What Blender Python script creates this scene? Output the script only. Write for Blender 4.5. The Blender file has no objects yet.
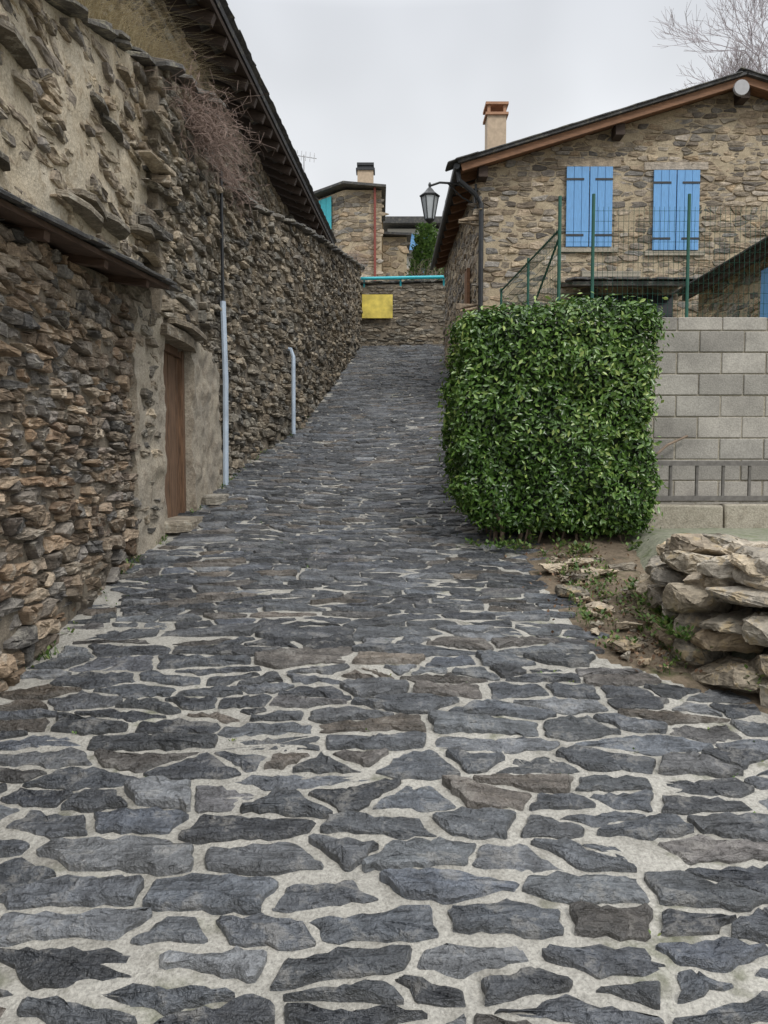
import bpy, math, random
import numpy as np
from mathutils import Vector, Matrix, kdtree
import bmesh
random.seed(7); np.random.seed(7)
S=bpy.context.scene
EYE=1.6
# ------------------------------------------------------------------ utils
def vn(x,y,s=0.0):
    x=np.asarray(x,float);y=np.asarray(y,float)
    xi=np.floor(x);yi=np.floor(y);fx=x-xi;fy=y-yi
    def h(a,b):
        t=np.sin(a*127.1+b*311.7+s*74.7)*43758.5453
        return t-np.floor(t)
    fx=fx*fx*(3-2*fx);fy=fy*fy*(3-2*fy)
    return (h(xi,yi)*(1-fx)+h(xi+1,yi)*fx)*(1-fy)+(h(xi,yi+1)*(1-fx)+h(xi+1,yi+1)*fx)*fy
def fbm(x,y,s=0.0,o=4):
    r=0;a=.5;t=0
    for i in range(o):
        r=r+a*vn(x*2**i,y*2**i,s+i*3.1);t+=a;a*=.5
    return r/t
_ty=np.linspace(-80,80,3201)
_tz=np.interp(_ty,[-80,-6,0,3,7.2,12,17,23,27,80],[-8,-.62,0,.36,.97,2.0,3.32,5.2,5.9,6.4])
_tz=np.convolve(np.pad(_tz,20,mode='edge'),np.ones(41)/41,'valid')
def zr(y): return np.interp(y,_ty,_tz)

class MB:
    def __init__(s): s.V=[];s.F=[];s.C=[]
    def add(s,verts,faces,col=None):
        o=len(s.V); s.V.extend([tuple(v) for v in verts]); s.F.extend([tuple(i+o for i in f) for f in faces])
        if col is None: col=(random.random(),random.random(),1,1)
        s.C.extend([col]*len(verts))
    def obj(s,name,mat,parent=None,smooth=False,sharp=None):
        return mkobj(name,s.V,s.F,mat,parent,s.C,smooth,sharp)
def mkobj(name,V,F,mat,parent=None,C=None,smooth=False,sharp=None):
    me=bpy.data.meshes.new(name)
    me.from_pydata(V if isinstance(V,list) else V.tolist(),[],F)
    if C is not None:
        a=me.color_attributes.new('rnd','FLOAT_COLOR','POINT')
        a.data.foreach_set('color',np.asarray(C,dtype=np.float32).ravel())
    if smooth:
        me.polygons.foreach_set('use_smooth',[True]*len(me.polygons))
        if sharp: 
            try: me.set_sharp_from_angle(angle=math.radians(sharp))
            except Exception: pass
    me.update()
    ob=bpy.data.objects.new(name,me); S.collection.objects.link(ob)
    if mat: me.materials.append(mat)
    if parent: ob.parent=parent
    return ob
def empty(name):
    e=bpy.data.objects.new(name,None); S.collection.objects.link(e); return e
def box(mb,x0,x1,y0,y1,z0,z1,col=None,j=0):
    v=[(x,y,z) for x in(x0,x1) for y in(y0,y1) for z in(z0,z1)]
    if j: v=[(a+random.uniform(-j,j),b+random.uniform(-j,j),c+random.uniform(-j,j)) for a,b,c in v]
    mb.add(v,[(0,1,3,2),(4,6,7,5),(0,4,5,1),(2,3,7,6),(0,2,6,4),(1,5,7,3)],col)
def prism(mb,q,t,col=None):
    q=[Vector(p) for p in q]; n=(q[1]-q[0]).cross(q[3]-q[0]).normalized()
    if n.z<0:n=-n
    b=[p-n*t for p in q]
    mb.add(q+b,[(0,1,2,3),(7,6,5,4),(0,4,5,1),(1,5,6,2),(2,6,7,3),(3,7,4,0)],col)
def tube(mb,pts,r,n=6,col=None,taper=None):
    pts=[Vector(p) for p in pts]; V=[];F=[]
    for i,p in enumerate(pts):
        d=(pts[min(i+1,len(pts)-1)]-pts[max(i-1,0)]).normalized()
        a=d.orthogonal().normalized() if abs(d.z)>.95 or abs(d.z)<.05 else d.cross(Vector((0,0,1))).normalized()
        if i and a.dot(pa)<0 : a=-a
        pa=a; b=d.cross(a)
        rr=r if taper is None else r*(1+(taper-1)*i/(len(pts)-1))
        for k in range(n):
            t=2*math.pi*k/n; V.append(p+(a*math.cos(t)+b*math.sin(t))*rr)
    for i in range(len(pts)-1):
        for k in range(n):
            F.append((i*n+k,i*n+(k+1)%n,(i+1)*n+(k+1)%n,(i+1)*n+k))
    F.append(tuple(range(n-1,-1,-1)));F.append(tuple(range((len(pts)-1)*n,len(pts)*n)))
    mb.add(V,F,col)
def lathe(mb,cx,cy,prof,n=6,col=None,rot=0):
    V=[];F=[]
    for r,z in prof:
        for k in range(n):
            t=2*math.pi*k/n+rot; V.append((cx+r*math.cos(t),cy+r*math.sin(t),z))
    for i in range(len(prof)-1):
        for k in range(n): F.append((i*n+k,i*n+(k+1)%n,(i+1)*n+(k+1)%n,(i+1)*n+k))
    F.append(tuple(range(n-1,-1,-1)));F.append(tuple(range((len(prof)-1)*n,len(prof)*n)))
    mb.add(V,F,col)
# ------------------------------------------------------------------ materials
class NT:
    def __init__(s,name):
        s.m=bpy.data.materials.new(name); s.m.use_nodes=True; s.t=s.m.node_tree; s.n=s.t.nodes
        s.b=s.n['Principled BSDF']
        s.tc=s.n.new('ShaderNodeTexCoord')
    def L(s,a,b): s.t.links.new(a,b)
    def node(s,ty,**k):
        n=s.n.new(ty)
        for a,v in k.items(): setattr(n,a,v)
        return n
    def noise(s,scale,detail=4,rough=.55,vec=None,stretch=None):
        n=s.node('ShaderNodeTexNoise'); n.inputs['Scale'].default_value=scale;n.inputs['Detail'].default_value=detail;n.inputs['Roughness'].default_value=rough
        v=vec if vec is not None else s.tc.outputs['Object']
        if stretch:
            mp=s.node('ShaderNodeMapping'); mp.inputs['Scale'].default_value=stretch; s.L(v,mp.inputs['Vector']); v=mp.outputs['Vector']
        s.L(v,n.inputs['Vector']); return n.outputs['Fac']
    def ramp(s,fac,stops,interp='LINEAR'):
        r=s.node('ShaderNodeValToRGB'); r.color_ramp.interpolation=interp
        e=r.color_ramp.elements
        while len(e)<len(stops): e.new(.5)
        for i,(p,c) in enumerate(stops):
            e[i].position=p; e[i].color=(c[0],c[1],c[2],1) if not isinstance(c,(int,float)) else (c,c,c,1)
        s.L(fac,r.inputs['Fac']); return r.outputs['Color']
    def mix(s,fac,a,b,mode='MIX'):
        m=s.node('ShaderNodeMix',data_type='RGBA',blend_type=mode)
        for sock,v in ((m.inputs[0],fac),(m.inputs[6],a),(m.inputs[7],b)):
            if isinstance(v,(int,float)): sock.default_value=v if sock==m.inputs[0] else (v,v,v,1)
            elif isinstance(v,tuple): sock.default_value=(v[0],v[1],v[2],1)
            else: s.L(v,sock)
        return m.outputs[2]
    def math(s,op,a,b=0.0):
        m=s.node('ShaderNodeMath',operation=op)
        for i,v in enumerate((a,b)):
            if isinstance(v,(int,float)): m.inputs[i].default_value=v
            else: s.L(v,m.inputs[i])
        return m.outputs[0]
    def mad(s,*terms):
        r=None
        for f,k in terms:
            q=s.math('MULTIPLY',f,k); r=q if r is None else s.math('ADD',r,q)
        return r
    def bump(s,h,strength=.5,dist=.01,prev=None):
        b=s.node('ShaderNodeBump'); b.inputs['Strength'].default_value=strength; b.inputs['Distance'].default_value=dist
        s.L(h,b.inputs['Height'])
        if prev is not None: s.L(prev,b.inputs['Normal'])
        return b.outputs['Normal']
    def rnd(s):
        a=s.node('ShaderNodeAttribute'); a.attribute_name='rnd'; sp=s.node('ShaderNodeSeparateColor'); s.L(a.outputs['Color'],sp.inputs[0])
        return a,sp.outputs
    def fin(s,col,rough=.8,normal=None,spec=None):
        s.L(col,s.b.inputs['Base Color'])
        if isinstance(rough,(int,float)): s.b.inputs['Roughness'].default_value=rough
        else: s.L(rough,s.b.inputs['Roughness'])
        if normal is not None: s.L(normal,s.b.inputs['Normal'])
        if spec is not None: s.b.inputs['Specular IOR Level'].default_value=spec
        return s.m
def stone_mat(name,pal,layer=(2,2,16),bs=.6,rough=.85,edge=0.0,edgecol=(.3,.28,.25),lich=None,lamt=.75,fine=40,bd=.012,lk=1.6,cc=(.6,1.38),vr=(.7,1.3),l3=.7):
    t=NT(name); a,o=t.rnd()
    vm=t.node('ShaderNodeVectorMath',operation='MULTIPLY_ADD'); t.L(a.outputs['Color'],vm.inputs[0]); vm.inputs[1].default_value=(9,9,0); t.L(t.tc.outputs['Object'],vm.inputs[2])
    v=vm.outputs[0]
    n=len(pal); base=t.ramp(o[0],[(i/(n-1) if n>1 else 0,c) for i,c in enumerate(pal)])
    n1=t.noise(8,3,.65,v); n2=t.noise(fine,3,.7,v); n3=t.noise(3.0,3,.6,v,layer)
    base=t.mix(1.0,base,t.ramp(n1,[(.28,cc[0]),(.72,cc[1])]),'MULTIPLY')
    base=t.mix(1.0,base,t.ramp(o[1],[(0,vr[0]),(1,vr[1])]),'MULTIPLY')
    base=t.mix(1.0,base,t.ramp(n2,[(.3,.66),(.7,1.3)]),'MULTIPLY')
    base=t.mix(l3,base,t.ramp(n3,[(.35,.7),(.62,1.25)]),'MULTIPLY')
    if lich: base=t.mix(t.ramp(t.math('ADD',n1,t.math('MULTIPLY',n2,.4)),[(.76,0),(.86,lamt)]),base,lich)
    if edge: base=t.mix(t.math('MULTIPLY',t.math('SUBTRACT',1.0,o[2]),edge),base,edgecol)
    fl=t.math('FLOOR',t.math('MULTIPLY',n3,11.0))
    h=t.mad((fl,.1*lk),(n3,.5*lk),(n2,.6),(n1,.8))
    if not isinstance(rough,(int,float)):
        rough=t.math('ADD',t.math('MULTIPLY',n1,rough[1]),rough[0])
    return t.fin(base,rough,t.bump(h,bs,bd))
def mortar_mat(name,c1,c2,dark=(.1,.09,.07),fine=60,bs=.6,moss=0):
    t=NT(name); n1=t.noise(1.6,4,.65); n2=t.noise(fine,3,.7); n3=t.noise(9,3,.6)
    c=t.ramp(n1,[(.3,c1),(.7,c2)]); c=t.mix(t.ramp(n3,[(.50,0),(.70,.8)]),c,dark)
    c=t.mix(.9,c,t.ramp(n2,[(.3,.6),(.7,1.3)]),'MULTIPLY')
    if moss: c=t.mix(t.ramp(t.math('ADD',t.math('MULTIPLY',n1,.75),t.math('MULTIPLY',n3,.3)),[(.60,0),(.68,moss)]),c,(.07,.085,.025))
    return t.fin(c,.92,t.bump(t.mad((n2,.4),(n3,1.0)),bs,.02))
def plain(name,c,rough=.6,var=.25,scale=12,bs=.2,metal=0,stretch=None):
    t=NT(name); n=t.noise(scale,3,.6,None,stretch)
    col=t.mix(1.0,c,t.ramp(n,[(.25,1-var),(.75,1+var)]),'MULTIPLY')
    t.b.inputs['Metallic'].default_value=metal
    return t.fin(col,rough,t.bump(n,bs,.005))
M={}
M['slate_road']=stone_mat('slate_road',[(.036,.04,.048),(.07,.076,.086),(.115,.125,.135),(.046,.05,.058),(.16,.168,.178),(.075,.086,.106),(.13,.108,.085),(.058,.063,.07),(.095,.106,.122),(.034,.037,.043)],layer=(1.1,8,2),bs=1.0,rough=(.14,.5),edge=.22,edgecol=(.15,.152,.15),bd=.032,lk=2.4,cc=(.42,1.6),lich=(.22,.21,.19),lamt=.5,vr=(.6,1.4),fine=55,l3=.9)
M['mortar_road']=mortar_mat('mortar_road',(.31,.30,.27),(.42,.405,.365),dark=(.21,.20,.175),fine=85,bs=1.0,moss=.5)
M['st_rust']=stone_mat('stone_rust',[(.13,.11,.085),(.27,.19,.12),(.18,.17,.155),(.33,.245,.165),(.21,.19,.165),(.11,.105,.10),(.40,.325,.24),(.25,.165,.10),(.17,.16,.15)],bs=1,lich=(.38,.355,.30),lamt=.5,vr=(.5,1.4),bd=.016)
M['st_brown']=stone_mat('stone_brown',[(.145,.13,.105),(.27,.22,.155),(.20,.19,.165),(.35,.29,.21),(.125,.12,.11),(.30,.255,.19),(.225,.18,.13)],bs=1,lich=(.40,.38,.32),lamt=.6,vr=(.5,1.4),bd=.016)
M['st_render']=stone_mat('stone_limed',[(.24,.19,.13),(.34,.27,.19),(.17,.155,.14),(.40,.33,.23),(.15,.135,.12)],bs=.9,lich=(.46,.40,.29))
M['st_house']=stone_mat('stone_house',[(.21,.18,.14),(.36,.28,.19),(.25,.23,.20),(.45,.36,.245),(.16,.145,.13),(.33,.245,.155),(.38,.33,.27),(.21,.20,.185)],bs=.6,vr=(.6,1.3))
M['st_rubble']=stone_mat('stone_rubble',[(.38,.315,.225),(.30,.27,.225),(.45,.375,.275),(.26,.235,.19),(.38,.34,.28),(.31,.235,.15)],bs=1,bd=.022,lich=(.36,.27,.14),lamt=.6,fine=30,layer=(2,2,7),vr=(.6,1.25))
M['mo_dark']=mortar_mat('earth_mortar_shaded',(.14,.12,.09),(.25,.21,.16),dark=(.05,.044,.037),bs=.9)  # earth mortar, its colour darkened to paint shade into the recessed joints
M['mo_lime']=mortar_mat('lime_mortar',(.42,.35,.245),(.52,.465,.37),dark=(.27,.21,.135),bs=.9)
M['mo_house']=mortar_mat('house_mortar',(.38,.31,.21),(.47,.395,.28),dark=(.28,.225,.155))
M['plaster']=mortar_mat('old_plaster',(.40,.35,.27),(.29,.26,.215),dark=(.19,.155,.115),bs=1)
M['soil']=mortar_mat('soil',(.12,.09,.06),(.21,.165,.115),dark=(.07,.055,.035),fine=45,bs=1,moss=.8)
M['ground']=mortar_mat('ground',(.15,.13,.09),(.2,.17,.12),dark=(.07,.085,.035),fine=30,moss=.9)
M['bank']=mortar_mat('bank',(.20,.21,.15),(.25,.25,.19),dark=(.11,.14,.06),fine=30,moss=.8)
M['slate_roof']=stone_mat('slate_roof',[(.05,.05,.052),(.085,.085,.085),(.06,.06,.065),(.11,.105,.095)],bs=.5,rough=.7,lich=(.16,.15,.11))
M['slate_cop']=stone_mat('slate_coping',[(.12,.115,.105),(.20,.185,.16),(.09,.09,.09),(.16,.14,.115)],bs=.7,rough=.8,lich=(.3,.28,.21))
M['wood_dark']=plain('wood_dark',(.05,.033,.024),.8,.4,8,.4,stretch=(1,1,8))
M['wood_mid']=plain('wood_mid',(.08,.048,.032),.8,.4,8,.4,stretch=(1,1,8))
M['wood_brown']=plain('wood_brown',(.20,.10,.05),.7,.35,6,.4,stretch=(1,6,6))
M['door']=plain('door_wood',(.135,.078,.045),.85,.65,9,.8,stretch=(6,6,.6))
M['blue']=plain('blue_paint',(.135,.335,.63),.55,.18,9,.25,stretch=(6,6,.7))
M['turq']=plain('turquoise_paint',(.03,.42,.5),.5,.15)
M['green']=plain('fence_green',(.012,.085,.06),.5,.2)
M['black']=plain('iron_black',(.02,.022,.025),.45,.3)
M['pipe']=plain('pipe_grey_blue',(.42,.50,.60),.4,.2,5)
M['redpipe']=plain('pipe_red',(.22,.05,.035),.5,.1)
M['alu']=plain('ladder_metal',(.15,.14,.13),.55,.35,20,metal=.2)
M['white']=plain('white_metal',(.35,.35,.36),.5,.1)
M['cement']=mortar_mat('cement',(.38,.345,.28),(.33,.30,.24),dark=(.25,.22,.17))
M['glass']=plain('window_glass',(.03,.035,.04),.1,.1)
M['lampglass']=plain('lamp_glass',(.42,.45,.47),.2,.05)
M['chim']=plain('chimney_render',(.46,.36,.26),.85,.2,10,.4)
M['terra']=plain('terracotta',(.36,.20,.12),.8,.2)
M['yellow']=plain('yellow_sign',(.66,.53,.10),.5,.45,3)
M['housewhite']=plain('pale_render',(.42,.41,.38),.85,.1)
M['twig']=plain('twig',(.27,.20,.17),.9,.3)
M['birch']=plain('birch_twig',(.36,.33,.35),.85,.2)
M['stem']=plain('stem',(.2,.15,.11),.9,.3)
def leafmat(name,stops,rough=.38,tr=.15):
    t=NT(name); a,o=t.rnd(); c=t.ramp(o[0],stops)
    m=t.fin(c,rough); 
    tl=t.node('ShaderNodeBsdfTranslucent'); t.L(c,tl.inputs['Color']); mx=t.node('ShaderNodeMixShader'); mx.inputs[0].default_value=tr
    t.L(t.b.outputs[0],mx.inputs[1]); t.L(tl.outputs[0],mx.inputs[2]); t.L(mx.outputs[0],t.n['Material Output'].inputs['Surface'])
    return m
M['leaf']=leafmat('hedge_leaf',[(0,(.026,.064,.012)),(.4,(.068,.145,.026)),(.75,(.14,.25,.05)),(1,(.31,.40,.11))],.26)
M['weed']=leafmat('weed_leaf',[(0,(.04,.09,.015)),(.6,(.09,.17,.03)),(1,(.2,.22,.07))],.6)
M['litter']=leafmat('leaf_litter',[(0,(.05,.03,.018)),(.5,(.12,.065,.035)),(1,(.22,.14,.08))],.8)
M['drygrass']=leafmat('dry_grass',[(0,(.30,.24,.14)),(.6,(.48,.40,.25)),(1,(.6,.53,.38))],.8)
M['conifer']=leafmat('conifer_leaf',[(0,(.03,.07,.015)),(1,(.13,.23,.05))],.7)
t=NT('block'); a,o=t.rnd(); n=t.noise(70,3,.7); n1=t.noise(2,3,.6)
c=t.ramp(o[0],[(0,(.28,.265,.24)),(.5,(.335,.32,.29)),(1,(.41,.385,.345))]); c=t.mix(1.0,c,t.ramp(n,[(.3,.75),(.7,1.2)]),'MULTIPLY'); c=t.mix(1.0,c,t.ramp(n1,[(.3,.68),(.7,1.22)]),'MULTIPLY')
M['block']=t.fin(c,.95,t.bump(n,.7,.006))
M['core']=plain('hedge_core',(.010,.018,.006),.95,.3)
# ------------------------------------------------------------------ stone field
def clip(P,a,b,c):
    out=[];n=len(P)
    for i in range(n):
        p=P[i];q=P[(i+1)%n]; dp=a*p[0]+b*p[1]-c; dq=a*q[0]+b*q[1]-c
        if dp<=0: out.append(p)
        if (dp<0<dq) or (dq<0<dp):
            t=dp/(dp-dq); out.append((p[0]+t*(q[0]-p[0]),p[1]+t*(q[1]-p[1])))
    return out
def stone_field(name,mat,parent,u0,u1,v0,v1,row,wid,gap,mapf,hmean,hvar,seed,keep=None,topf=None,depth=.05,bev=.008,seg=.05,jag=.005,tilt=.06,wvar=.55,sharp=30,rough=.004,rjit=.25,cham=(.04,.16),rvar=(.55,1.5),jk=.07):
    R=random.Random(seed); pts=[]; v=v0-row
    s=row/wid
    while v<v1+row:
        rh=row*R.uniform(*rvar); u=u0-wid*R.random()
        while u<u1+wid:
            w=wid*math.exp(R.gauss(-.1,wvar)); w=max(w,wid*.25)
            pts.append((u+w/2,v+rh/2+R.uniform(-rjit,rjit)*rh)); u+=w
        v+=rh
    kd=kdtree.KDTree(len(pts))
    for i,p in enumerate(pts): kd.insert((p[0]*s,p[1],0),i)
    kd.balance()
    U=[];V=[];H=[];F=[];C=[]
    for i,p in enumerate(pts):
        if keep and not keep(p[0],p[1]): continue
        cx,cy=p[0]*s,p[1]; B=row*1.7
        P=[(cx-B,cy-B),(cx+B,cy-B),(cx+B,cy+B),(cx-B,cy+B)]
        for co,idx,d in kd.find_n((cx,cy,0),14):
            if idx==i or d<1e-6: continue
            a=co[0]-cx;b=co[1]-cy; P=clip(P,a,b,a*(co[0]+cx)/2+b*(co[1]+cy)/2)
            if len(P)<3: break
        if len(P)<3: continue
        P=[(x/s,y) for x,y in P]
        g=gap(p[0],p[1]) if callable(gap) else gap
        g*=R.uniform(.6,1.4)
        Q=list(P)
        for k in range(len(P)):
            x0,y0=P[k];x1,y1=P[(k+1)%len(P)]; ex,ey=x1-x0,y1-y0; l=math.hypot(ex,ey)
            if l<1e-5: continue
            nx,ny=ey/l,-ex/l
            gg=g*R.uniform(.2,.9)
            Q=clip(Q,nx,ny,nx*x0+ny*y0-gg)
            if len(Q)<3: break
        if len(Q)<3: continue
        ccx=sum(q[0] for q in Q)/len(Q);ccy=sum(q[1] for q in Q)/len(Q)
        ext=max(math.hypot(q[0]-ccx,q[1]-ccy) for q in Q)
        hgt=max(q[1] for q in Q)-min(q[1] for q in Q)
        if ext<.018 or hgt<.012: continue
        Q2=[]
        for k in range(len(Q)):
            if not Q2 or math.hypot(Q[k][0]-Q2[-1][0],Q[k][1]-Q2[-1][1])>.015: Q2.append(Q[k])
        if len(Q2)<3: continue
        Q=Q2; W=[]
        for k in range(len(Q)):
            x0,y0=Q[k];x1,y1=Q[(k+1)%len(Q)]; c=R.uniform(*cham); c2=R.uniform(*cham)
            W.append((x0+c*(x1-x0),y0+c*(y1-y0)));W.append((x1-c2*(x1-x0),y1-c2*(y1-y0)))
        Bp=[]; jj=min(jag,hgt*jk)
        for k in range(len(W)):
            x0,y0=W[k];x1,y1=W[(k+1)%len(W)]; l=math.hypot(x1-x0,y1-y0)
            m=max(1,int(l/seg))
            bow=R.gauss(0,.035)*l if m>2 else 0
            nx,ny=(y1-y0)/(l+1e-6),-(x1-x0)/(l+1e-6)
            for q in range(m):
                f=q/m; j=0 if q==0 else R.uniform(-jj*1.4,jj*.6)
                j-=abs(bow)*math.sin(math.pi*f)*.6
                Bp.append((x0+f*(x1-x0)+nx*j,y0+f*(y1-y0)+ny*j))
        n=len(Bp)
        if n<4: continue
        ccx=sum(q[0] for q in Bp)/n;ccy=sum(q[1] for q in Bp)/n
        if topf:
            tp=topf(ccx)
            if ccy>tp-.01: continue
            Bp=[(x,min(y,tp-.005)) for x,y in Bp]
        h=hmean+R.gauss(0,hvar); tu=R.gauss(0,tilt);tv=R.gauss(0,tilt)
        tu=max(-.03/ext,min(.03/ext,tu));tv=max(-.03/ext,min(.03/ext,tv))
        o=len(U); r1,r2=R.random(),R.random()
        def hh(x,y): return h+tu*(x-ccx)+tv*(y-ccy)
        for x,y in Bp: U.append(x);V.append(y);H.append(-depth);C.append((r1,r2,0,1))
        for x,y in Bp: U.append(x);V.append(y);H.append(hh(x,y)-bev*R.uniform(.6,1.3));C.append((r1,r2,0,1))
        for x,y in Bp:
            d=math.hypot(ccx-x,ccy-y)+1e-6; f=min(bev*R.uniform(.5,1.6),d*.3)/d
            x2,y2=x+(ccx-x)*f,y+(ccy-y)*f; U.append(x2);V.append(y2);H.append(hh(x2,y2)+R.gauss(0,rough));C.append((r1,r2,.6,1))
        for x,y in Bp:
            x2,y2=x+(ccx-x)*.45,y+(ccy-y)*.45; U.append(x2);V.append(y2);H.append(hh(x2,y2)+R.gauss(rough*.5,rough));C.append((r1,r2,1,1))
        U.append(ccx);V.append(ccy);H.append(h+R.gauss(rough*.5,rough));C.append((r1,r2,1,1))
        for k in range(n):
            k2=(k+1)%n
            for rg in range(3): F.append((o+rg*n+k,o+rg*n+k2,o+(rg+1)*n+k2,o+(rg+1)*n+k))
            F.append((o+3*n+k,o+3*n+k2,o+4*n))
    X,Y,Z=mapf(np.array(U),np.array(V),np.array(H))
    return mkobj(name,np.stack([X,Y,Z],1),F,mat,parent,C,True,sharp)
class Path:
    def __init__(s,pts):
        P=np.array(pts,float); d=np.diff(P,axis=0); l=np.hypot(d[:,0],d[:,1]); s.c=np.concatenate([[0],np.cumsum(l)]); s.P=P
        t=d/l[:,None]; tv=np.vstack([t[:1],(t[:-1]+t[1:])/2,t[-1:]]); tv/=np.hypot(tv[:,0],tv[:,1])[:,None]
        s.N=np.stack([tv[:,1],-tv[:,0]],1); s.L=s.c[-1]
    def xy(s,u): return np.interp(u,s.c,s.P[:,0])+0*u,np.interp(u,s.c,s.P[:,1])+0*u
    def map(s,u,v,h):
        x,y=s.xy(u); ext=np.where(u>s.L,u-s.L,np.where(u<0,u,0)); 
        nx=np.interp(u,s.c,s.N[:,0]);ny=np.interp(u,s.c,s.N[:,1])
        return x+nx*h-ny*ext,y+ny*h+nx*ext,v+0*u
def body(name,path,bot,top,thick,mat,parent,amp,seed,du=.1,dv=.1,hoff=0,hfn=None,fs=3.0):
    nu=max(2,int(path.L/du)+1); u=np.linspace(0,path.L,nu); x,y=path.xy(u)
    b=bot(x,y)+0*x; tt=top(x,y)+0*x; nv=max(2,int((tt-b).max()/dv)+1)
    rows=[]
    for j in range(nv+1):
        v=b+(tt-b)*j/nv
        h=hoff+amp*(fbm(u*fs,v*fs,seed)-.5)*2
        if hfn: h=h+hfn(x,y,v)
        rows.append(np.stack(path.map(u,v,h),1))
    rows.append(np.stack(path.map(u,tt,-thick+0*u),1)); rows.append(np.stack(path.map(u,b,-thick+0*u),1))
    G=np.stack(rows,0); R_=G.shape[0]; V=G.reshape(-1,3); F=[]
    for j in range(R_-1):
        for i in range(nu-1): a=j*nu+i; F.append((a,a+1,a+nu+1,a+nu))
    F.append(tuple(j*nu for j in range(R_-1,-1,-1)));F.append(tuple(j*nu+nu-1 for j in range(R_)))
    return mkobj(name,V,F,mat,parent,None,True,50)
def wall(name,path,bot,top,thick,smat,mmat,row,wid,gap,amp=.02,hmean=.02,hvar=.012,seed=1,keep=None,parent=None,hfn=None,umin=0,umax=None,**k):
    p=parent or empty(name)
    if umax is None: umax=path.L
    body(name+'_mortar' if parent else 'mortar',path,bot,top,thick,mmat,p,amp,seed,hfn=hfn)
    def kp(u,v):
        x,y=path.xy(np.array([float(u)])); x=x[0];y=y[0]
        if u<umin or u>umax: return False
        if v<bot(x,y)-.05 or v>top(x,y)+row: return False
        return keep(x,y,v) if keep else True
    def tf(u):
        x,y=path.xy(np.array([float(u)])); return float(top(x[0],y[0]))
    x,y=path.xy(np.linspace(0,path.L,60)); 
    stone_field(name+'_stones' if parent else 'stones',smat,p,0,path.L,float(np.min(bot(x,y)+0*x)),float(np.max(top(x,y)+0*x)),row,wid,gap,path.map,hmean,hvar,seed,kp,tf,**k)
    return p
def slab(mb,c,L,W,T,rz=0,tx=0,ty=0,n=9,reg=0):
    R=Matrix.Rotation(rz,3,'Z')@Matrix.Rotation(tx,3,'X')@Matrix.Rotation(ty,3,'Y'); V=[]
    P=[]
    if reg:
        for a,b in ((1,0),(1,.9),(.9,1),(0,1),(-.9,1),(-1,.9),(-1,0),(-1,-.9),(-.9,-1),(0,-1),(.9,-1),(1,-.9)):
            P.append(((a+random.uniform(-.05,.05))*L/2,(b+random.uniform(-.05,.05))*W/2))
        n=12
    else:
        ph=random.random()*.4
        for k in range(n):
            t=2*math.pi*(k+ph+random.uniform(-.15,.15))/n; a,b=math.cos(t),math.sin(t)
            f=1/max(abs(a),abs(b))*random.uniform(.88,1.03); f=min(f,1.28)
            P.append((a*f*L/2,b*f*W/2))
    for z,sc in ((-T/2,1),(T/2*.6,1.0),(T/2,.96)):
        for a,b in P: V.append(Vector(c)+R@Vector((a*sc,b*sc,z+random.uniform(-.002,.002))))
    F=[tuple(range(n-1,-1,-1)),tuple(range(2*n,3*n))]
    for r in range(2):
        for k in range(n): F.append((r*n+k,r*n+(k+1)%n,(r+1)*n+(k+1)%n,(r+1)*n+k))
    mb.add(V,F)
def coping(name,path,top,width,off,T,mat,parent,step=.4,u0=0,u1=None,tilt=0.05,layers=2):
    mb=MB(); u1=u1 or path.L
    for ly in range(layers):
        u=u0
        while u<u1:
            l=step*random.uniform(.6,1.5); uu=np.array([u+l/2]); x,y=path.xy(uu); x2,y2=path.xy(uu+.1); z=float(top(x[0],y[0])); z2=float(top(x2[0],y2[0]))
            X,Y,Z=path.map(uu,np.array([z]),np.array([off-width/2+random.uniform(-.04,.04)-ly*.06]))
            rz=math.atan2(y2[0]-y[0],x2[0]-x[0])
            slab(mb,(X[0],Y[0],z+T*.6+ly*T*.9),l*1.12,width,T*random.uniform(.7,1.2),rz+random.uniform(-.08,.08),-tilt+random.uniform(-.04,.04),-math.atan2(z2-z,.1)+random.uniform(-.03,.03))
            u+=l
    return mb.obj(name,mat,parent)
def hull_stone(mb,c,sx,sy,sz,rz=0,seedn=18):
    bm=bmesh.new()
    for i in range(seedn):
        v=Vector((random.uniform(-1,1),random.uniform(-1,1),random.uniform(-1,1)))
        m=max(abs(v.x),abs(v.y),abs(v.z)); v=v/m*random.uniform(.85,1); 
        if v.length>1.4: v*=1.4/v.length
        bm.verts.new((v.x*sx/2,v.y*sy/2,v.z*sz/2))
    r=bmesh.ops.convex_hull(bm,input=bm.verts)
    bmesh.ops.delete(bm,geom=[g for g in r['geom_interior'] if isinstance(g,bmesh.types.BMVert)],context='VERTS')
    bmesh.ops.bevel(bm,geom=bm.edges[:],offset=min(sx,sy,sz)*.07,segments=1,affect='EDGES',profile=.5,clamp_overlap=True)
    for v in bm.verts:
        v.co.x=max(-sx*.56,min(sx*.56,v.co.x)); v.co.y=max(-sy*.56,min(sy*.56,v.co.y)); v.co.z=max(-sz*.56,min(sz*.56,v.co.z))
    bmesh.ops.triangulate(bm,faces=bm.faces[:])
    for _ in range(2):
        bmesh.ops.subdivide_edges(bm,edges=[e for e in bm.edges if e.calc_length()>.05],cuts=1)
        bmesh.ops.triangulate(bm,faces=bm.faces[:])
    R=Matrix.Rotation(rz,3,'Z')@Matrix.Rotation(random.uniform(-.12,.12),3,'X')@Matrix.Rotation(random.uniform(-.12,.12),3,'Y')
    bm.verts.index_update()
    V=[Vector(c)+R@v.co+Vector((random.gauss(0,1),random.gauss(0,1),random.gauss(0,1)))*.005 for v in bm.verts]
    mb.add(V,[tuple(v.index for v in f.verts) for f in bm.faces]); bm.free()
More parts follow.
